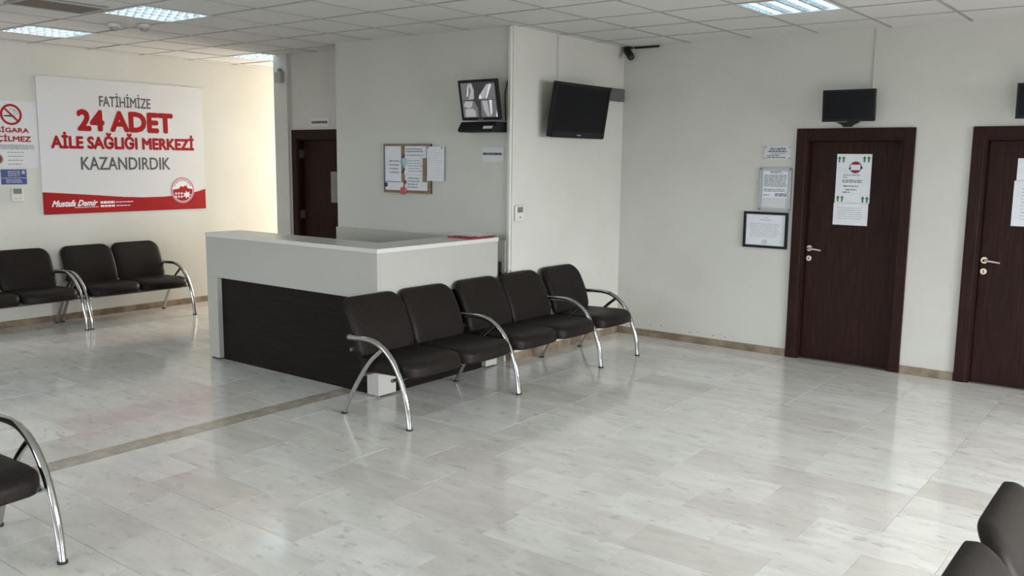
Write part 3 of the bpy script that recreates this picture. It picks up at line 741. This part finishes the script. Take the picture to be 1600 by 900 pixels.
FS.quads([(6.135, 6.16, 1.25, 1.262)], .0275).build('button', ink_m, t2)

# large television on the side wall
tv = thing('television', 'large black flat television tilted down on the side wall', 'television', (XB, 6.86, 1.94))
a_ = math.radians(9)
FT = Face((-4.555, 6.85, 1.945), (0, 1, 0), (math.cos(a_), 0, -math.sin(a_)), (math.sin(a_), 0, math.cos(a_)))
FT.outline_slab(roundrect(-.435, .435, 0, .478, .018), -.045, 0).build('casing', blackp_m, tv)
FT.slab(-.34, .34, .06, .42, -.085, -.0455).build('rear_housing', blackp_m, tv)
for q in ((-.435, .435, .45, .478), (-.41, -.398, .055, .45), (.398, .41, .055, .45), (-.42, .42, .004, .055)): FT.slab(*q, .0002, .006).build('bezel', blackp_m, tv)
FT.slab(-.398, .398, .055, .45, .0002, .002).build('screen', blacks_m, tv)
FT.slab(-.03, .03, .022, .031, .006, .0072).build('logo', ink2_m, tv)
bb((XB+.0005, 7.50, 2.322), (XB+.05, 7.80, 2.444), .004).build('wall_plate', greym_m, tv)
MB().tube([(XB+.03, 7.52, 2.38), (XB+.05, 7.25, 2.33), (XB+.075, 6.95, 2.25)], .018, 10).build('bracket_arm', greym_m, tv)
def duct(label, a, b): tag(bb(a, b, .002).build('cable_duct', duct_m, loc=((a[0]+b[0])/2, (a[1]+b[1])/2, min(a[2], b[2]))), label, 'duct')
duct('thin white cable duct from the ceiling to the large television', (XB+.0005, 6.695, 2.36), (XB+.012, 6.712, H-.001))
duct('thin white cable duct from the ceiling to the monitor over the door', (-2.295, YA-.012, 2.30), (-2.278, YA-.0005, H-.001))
duct('thin cable duct beside the far door in the recess', (-8.043, YD-.014, .0), (-8.028, YD-.0005, H-.001))
# ceiling camera in the corner
cc = thing('security_camera', 'black bullet security camera in the ceiling corner', 'camera', (-4.62, 7.80, H))
bb((-4.655, 7.765, H-.02), (-4.585, 7.835, H-.0005), .003).build('base', blackp_m, cc)
MB().tube([(-4.62, 7.80, H-.018), (-4.615, 7.795, H-.045)], .012, 10).build('stem', blackp_m, cc)
cp = Vector((-4.615, 7.79, H-.05)); cdv = Vector((.66, -.50, -.56)).normalized()
MB().tube([cp-cdv*.035, cp-cdv*.03, cp+cdv*.105, cp+cdv*.112], [.028, .034, .034, .031], 16).build('camera_body', blackp_m, cc)
MB().tube([cp+cdv*.112, cp+cdv*.116], .024, 16).build('lens', mat('lens_glass', (.05, .05, .06), .1), cc)
duct('dark cable strip along the ceiling edge beside the security camera', (-4.57, YA-.02, H-.018), (-4.30, YA-.0005, H-.001))
bpy.data.objects['cable_duct.004' if 'cable_duct.004' in bpy.data.objects else 'cable_duct.003'].data.materials[0] = blackp_m

# ---------------------------------------------------------------- back wall, beside and above the doors
FA = Face((0, YA, 0), (1, 0, 0), (0, -1, 0))
def small_tv(x, label):
    t = thing('wall_monitor', label, 'monitor', (x, YA, 2.09), 'small monitors over the doors')
    FMn = Face((x, YA-.14, 2.092), (1, 0, 0), (0, -math.cos(.06), -math.sin(.06)), (0, -math.sin(.06), math.cos(.06)))
    FMn.outline_slab(roundrect(-.214, .214, 0, .262, .008), -.03, 0).build('casing', blackp_m, t)
    for q in ((-.214, .214, .246, .262), (-.214, .214, 0, .022), (-.214, -.2, .022, .246), (.2, .214, .022, .246)): FMn.slab(*q, .0002, .005).build('bezel', blackp_m, t)
    FMn.slab(-.2, .2, .022, .246, .0002, .0015).build('screen', blacks_m, t)
    MB().prism([(x-.10, 2.088), (x+.10, 2.088), (x+.05, 2.068), (x+.03, 2.048), (x-.03, 2.048), (x-.05, 2.068)], 'y', YA-.155, YA-.12).build('stand_foot', blackp_m, t)
    MB().tube([(x, YA-.135, 2.07), (x, YA-.07, 2.12), (x, YA-.012, 2.14)], .016, 10).build('wall_arm', blackp_m, t)
    bb((x-.05, YA-.012, 2.09), (x+.05, YA-.0005, 2.20), .002).build('wall_plate', blackp_m, t)
small_tv(-2.434, 'small black monitor above the door with the notice')
small_tv(-.985, 'small black monitor above the door at the right edge')
pq = thing('door_plaque', 'white screwed plaque with dark print at the top left of the door', 'plaque', (-3.075, YA, 1.772))
FA.slab(-3.197, -2.953, 1.772, 1.893, .001, .009).build('plate', vinyl_m, pq)
FA.text('AİLE HEKİMİ', -3.15, -3.0, 1.858, 1.876, .05, d=.0105).build('lettering', blue_m, pq)['label'] = 'dark lettering AİLE HEKİMİ'
FA.quads(lines(-3.16, -2.99, 1.852, 1.838, 1, .010, .05, rn)+lines(-3.13, -3.0, 1.832, 1.82, 1, .005, .1, rn)+lines(-3.17, -3.05, 1.815, 1.803, 1, .007, .05, rn)+lines(-3.17, -3.0, 1.798, 1.786, 1, .007, .05, rn), .0105).build('print', greyt_m, pq)
for a in (-3.185, -2.965):
    for b in (1.785, 1.881): MB().disc(FA.p(a, b, .009), (0, -1, 0), .006, .003, 8).build('screw', greym_m, pq)
sf = thing('silver_frame', 'silver framed notice with rounded corners left of the door', 'frame', (-3.08, YA, 1.315))
f0, f1, g0, g1 = -3.226, -2.934, 1.318, 1.700
FA.slab(f0+.01, f1-.01, g0+.01, g1-.01, .001, .008).build('backing', vinyl_m, sf)
for q in ((f0, f1, g1-.022, g1), (f0, f1, g0, g0+.022), (f0, f0+.022, g0+.022, g1-.022), (f1-.022, f1, g0+.022, g1-.022)): FA.slab(*q, .001, .016).build('frame_rail', silver_m, sf)
for a in (f0+.011, f1-.011):
    for b in (g0+.011, g1-.011): MB().disc(FA.p(a, b, .016), (0, -1, 0), .011, .003, 10).build('corner_cap', greym_m, sf)
FA.slab(f0+.03, f1-.03, 1.432, g1-.03, .008, .0095).build('notice_sheet', paper_m, sf)
FA.quads(lines(-3.13, -3.02, 1.672, 1.650, 2, .006, .05, rn)+lines(-3.185, -2.975, 1.64, 1.53, 9, .006, .05, rn)+lines(-3.185, -2.97, 1.515, 1.485, 2, .007, .2, rn), .011).build('print', ink_m, sf)
FA.quads(lines(-3.08, -2.97, 1.475, 1.445, 2, .009, .05, rn)+lines(-3.185, -3.13, 1.468, 1.445, 1, .008, .05, rn), .011).build('print', greyt_m, sf)
bf = thing('black_frame', 'black framed certificate left of the door handle', 'frame', (-3.15, YA, .97))
f0, f1, g0, g1 = -3.360, -2.944, .975, 1.302
FA.slab(f0+.012, f1-.012, g0+.012, g1-.012, .001, .008).build('certificate', paper_m, bf)
for q in ((f0, f1, g1-.023, g1), (f0, f1, g0, g0+.023), (f0, f0+.023, g0+.023, g1-.023), (f1-.023, f1, g0+.023, g1-.023)): FA.slab(*q, .001, .02).build('frame_rail', blackp_m, bf)
FA.quads(lines(-3.17, -3.13, 1.255, 1.245, 1, .006, .05, rn)+lines(-3.21, -3.09, 1.235, 1.222, 1, .007, .05, rn)+lines(-3.30, -2.99, 1.20, 1.07, 8, .005, .2, rn)+lines(-3.18, -3.13, 1.05, 1.01, 4, .006, .1, rn), .009).build('print', ink2_m, bf)

# notices on the door leaves
def arrows(face, a, b, par, n=2):
    ps = []
    for k in range(n):
        x = a+k*.036
        face.polys([[(x-.007, b-.03), (x+.007, b-.03), (x+.007, b), (x+.016, b), (x, b+.024), (x-.016, b), (x-.007, b)]], .0042).build('green_arrow', green_m, par)
FD = Face((0, YA+.06, 0), (1, 0, 0), (0, -1, 0))
dn = thing('door_notice', 'white notice with green arrows and a red emblem on the dark door', 'notice', (-2.42, YA+.06, 1.41))
FD.slab(-2.566, -2.274, 1.408, 1.826, .001, .003).build('paper_sheet', paper_m, dn)
for a, b in ((-2.545, 1.785), (-2.335, 1.787), (-2.54, 1.448), (-2.33, 1.446)): arrows(FD, a, b, dn)
ec = (-2.405, 1.713)
FD.ring(*ec, .044, .052, .0042).build('emblem_ring', ink_m, dn)
FD.polys([circ(.044, 12, .18*PI, .82*PI, ec)], .0044).build('emblem_red', redt_m, dn); FD.polys([circ(.044, 12, 1.18*PI, 1.82*PI, ec)], .0044).build('emblem_red', redt_m, dn)
FD.polys([[(ec[0]-.062, ec[1]-.012), (ec[0]-.04, ec[1]-.018), (ec[0]-.04, ec[1]+.006)], [(ec[0]+.04, ec[1]-.018), (ec[0]+.062, ec[1]-.005), (ec[0]+.04, ec[1]+.02)]], .0046).build('emblem_tips', black_m, dn)
FD.quads(lines(-2.505, -2.36, 1.655, 1.64, 1, .006, .05, rn)+lines(-2.505, -2.47, 1.635, 1.62, 1, .006, .05, rn)+lines(-2.51, -2.34, 1.61, 1.58, 2, .007, .05, rn)+lines(-2.50, -2.37, 1.56, 1.545, 1, .008, .05, rn)+lines(-2.48, -2.38, 1.53, 1.515, 1, .008, .05, rn)+lines(-2.50, -2.44, 1.508, 1.493, 1, .008, .05, rn), .0042).build('print', greyt_m, dn)
dn2 = thing('door_notice', 'plain white sheet taped under the notice with green arrows', 'notice', (-2.425, YA+.06, 1.217))
FD.slab(-2.572, -2.28, 1.217, 1.406, .001, .003).build('paper_sheet', paper_m, dn2)
FD.quads(lines(-2.535, -2.32, 1.375, 1.265, 6, .005, .08, rn), .0042).build('print', ink2_m, dn2)
dn3 = thing('door_notice', 'upper white sheet on the door at the right edge', 'notice', (-1.03, YA+.06, 1.63))
FD.slab(-1.183, -.89, 1.63, 1.80, .001, .003).build('paper_sheet', paper_m, dn3)
FD.quads(lines(-1.12, -.93, 1.76, 1.66, 5, .006, .1, rn), .0042).build('print', ink2_m, dn3)
dn4 = thing('door_notice', 'lower white sheet on the door at the right edge', 'notice', (-1.03, YA+.06, 1.277))
FD.slab(-1.195, -.905, 1.277, 1.628, .001, .003).build('paper_sheet', paper_m, dn4)
FD.quads(lines(-1.14, -.94, 1.58, 1.32, 10, .006, .1, rn), .0042).build('print', ink2_m, dn4)

# ---------------------------------------------------------------- far recess
FR = Face((0, YD, 0), (1, 0, 0), (0, -1, 0))
rp = thing('door_sign', 'small pale sign above the far door in the recess', 'sign', (-7.56, YD, 2.075))
FR.slab(-7.70, -7.41, 2.075, 2.165, .001, .005).build('plate', mat('plate_pale', (.68, .66, .66), .5), rp)
FR.quads(lines(-7.69, -7.43, 2.135, 2.105, 1, .024, .02, rn, -.003), .006).build('print', greyt_m, rp)
FQ = Face((0, YD+.06, 0), (1, 0, 0), (0, -1, 0))
fp = thing('door_notice', 'grey sheet on the far door in the recess', 'notice', (-7.35, YD+.06, 1.28))
FQ.slab(-7.47, -7.25, 1.27, 1.60, .001, .003).build('paper_sheet', mat('dull_paper', (.26, .245, .22), .85), fp)
FQ.quads(lines(-7.45, -7.28, 1.57, 1.31, 6, .010, .1, rn), .0042).build('print', ink_m, fp)
al = thing('alarm_sounder', 'small grey box high on the pilaster beside the far door', 'alarm', (-8.13, YD-.045, 2.55))
bb((-8.185, YD-.105, 2.55), (-8.085, YD-.0455, 2.67), .008).build('case', mat('alarm_grey', (.34, .32, .29), .5), al)
MB().disc((-8.12, YD-.08, 2.67), (0, 0, 1), .022, .03, 12).build('cap', greym_m, al)

# ---------------------------------------------------------------- ceiling fittings
def lamp(x, y, label):
    t = thing('ceiling_light', label, 'light', (x, y, H), 'square louvred ceiling lights')
    w = .291; hh = MB()
    z0_, z1_ = H-.002, H+.046
    for a in (((-w, -w), (w, -w+.012)), ((-w, w-.012), (w, w)), ((-w, -w+.012), (-w+.012, w-.012)), ((w-.012, -w+.012), (w, w-.012))):
        hh.box((x+a[0][0], y+a[0][1], z0_), (x+a[1][0], y+a[1][1], z1_))
    hh.box((x-w+.012, y-w+.012, z1_-.003), (x+w-.012, y+w-.012, z1_)); hh.build('housing', fixt_m, t)
    for k in range(4):
        xx = x-.21+.14*k
        MB().tube([(xx, y-.268, H+.030), (xx, y+.268, H+.030)], .010, 8).build('tube', tube_m, t)
    for k in range(5):
        xx = x-.28+.14*k
        m = MB(); m.prism([(xx-.012, H+.0), (xx+.012, H+.0), (xx+.003, H+.028), (xx-.003, H+.028)], 'y', y-.278, y+.278); m.build('louvre_reflector', louv_m, t)
    for k in range(8):
        yy = y-.238+.068*k
        m = MB(); m.prism([(yy-.006, H+.001), (yy+.006, H+.001), (yy+.001, H+.018), (yy-.001, H+.018)], 'x', x-.278, x+.278); m.build('louvre_blade', louv_m, t)
names = ['bright louvred ceiling light in front of the reception desk, second from the left', 'louvred ceiling light at the far left above the banner', 'louvred ceiling light half hidden behind the pilaster', 'louvred ceiling light at the top right in front of the doors']
for n_, (x, y) in zip(names, LIGHTS): lamp(x, y, n_)
vt = thing('ceiling_vent', 'brown grey slatted vent in the ceiling near the left lights', 'vent', (-6.89, 3.38, H))
v0, v1, w0, w1 = -7.07, -6.72, 3.10, 3.62
bx((v0, w0, H-.004), (v1, w1, H-.0005)).build('vent_back', ventc_m, vt)
for a in ((v0-.03, w0-.03, v1+.03, w0), (v0-.03, w1, v1+.03, w1+.03), (v0-.03, w0, v0, w1), (v1, w0, v1+.03, w1)): bx((a[0], a[1], H-.012), (a[2], a[3], H-.0005)).build('vent_frame', slab_m, vt)
for k in range(7):
    xx = v0+.03+.048*k
    MB().prism([(xx-.016, H-.012), (xx-.014, H-.0135), (xx+.014, H-.006), (xx+.012, H-.0045)], 'y', w0, w1).build('vent_slat', ventc_m, vt)
def detector(x, y, label):
    t = thing('smoke_detector', label, 'detector', (x, y, H), 'smoke detectors')
    MB().tube([(x, y, H-.0005), (x, y, H-.022), (x, y, H-.03)], [.055, .055, .045], 18).build('base', mat('detector_base', (.55, .53, .50), .5), t)
    MB().tube([(x, y, H-.03), (x, y, H-.05), (x, y, H-.058)], [.038, .034, .022], 16).build('sensor_head', mat('detector_head', (.30, .29, .27), .5), t)
detector(-7.45, 4.10, 'round smoke detector left of its twin, between two ceiling lights')
detector(-7.27, 4.27, 'round smoke detector nearer the bright ceiling light')

# scuffs low on the back wall
mat_scuff = mat('scuff_brown', (.30, .28, .25), .8)
for i, (x, z, w, h) in enumerate([(-4.30, .115, .03, .012), (-4.18, .125, .018, .016), (-3.86, .10, .05, .010), (-3.78, .115, .03, .008), (-3.62, .10, .04, .012), (-3.55, .12, .02, .01), (-3.50, .098, .035, .01), (-3.42, .11, .02, .008)]):
    FA.polys([[(x-w*.5, z), (x-w*.1, z-h*.5), (x+w*.5, z-h*.1), (x+w*.2, z+h*.5), (x-w*.25, z+h*.35)]], .0012).build('scuff_mark', mat_scuff, wall_back)
# illegible small print is one flat printed part per sheet
for o in bpy.data.objects:
    if o.name.split('.')[0] in ('print', 'small_print', 'screen_picture', 'emblem_figures', 'emblem_print', 'smoke_curl'): o['kind'] = 'stuff'
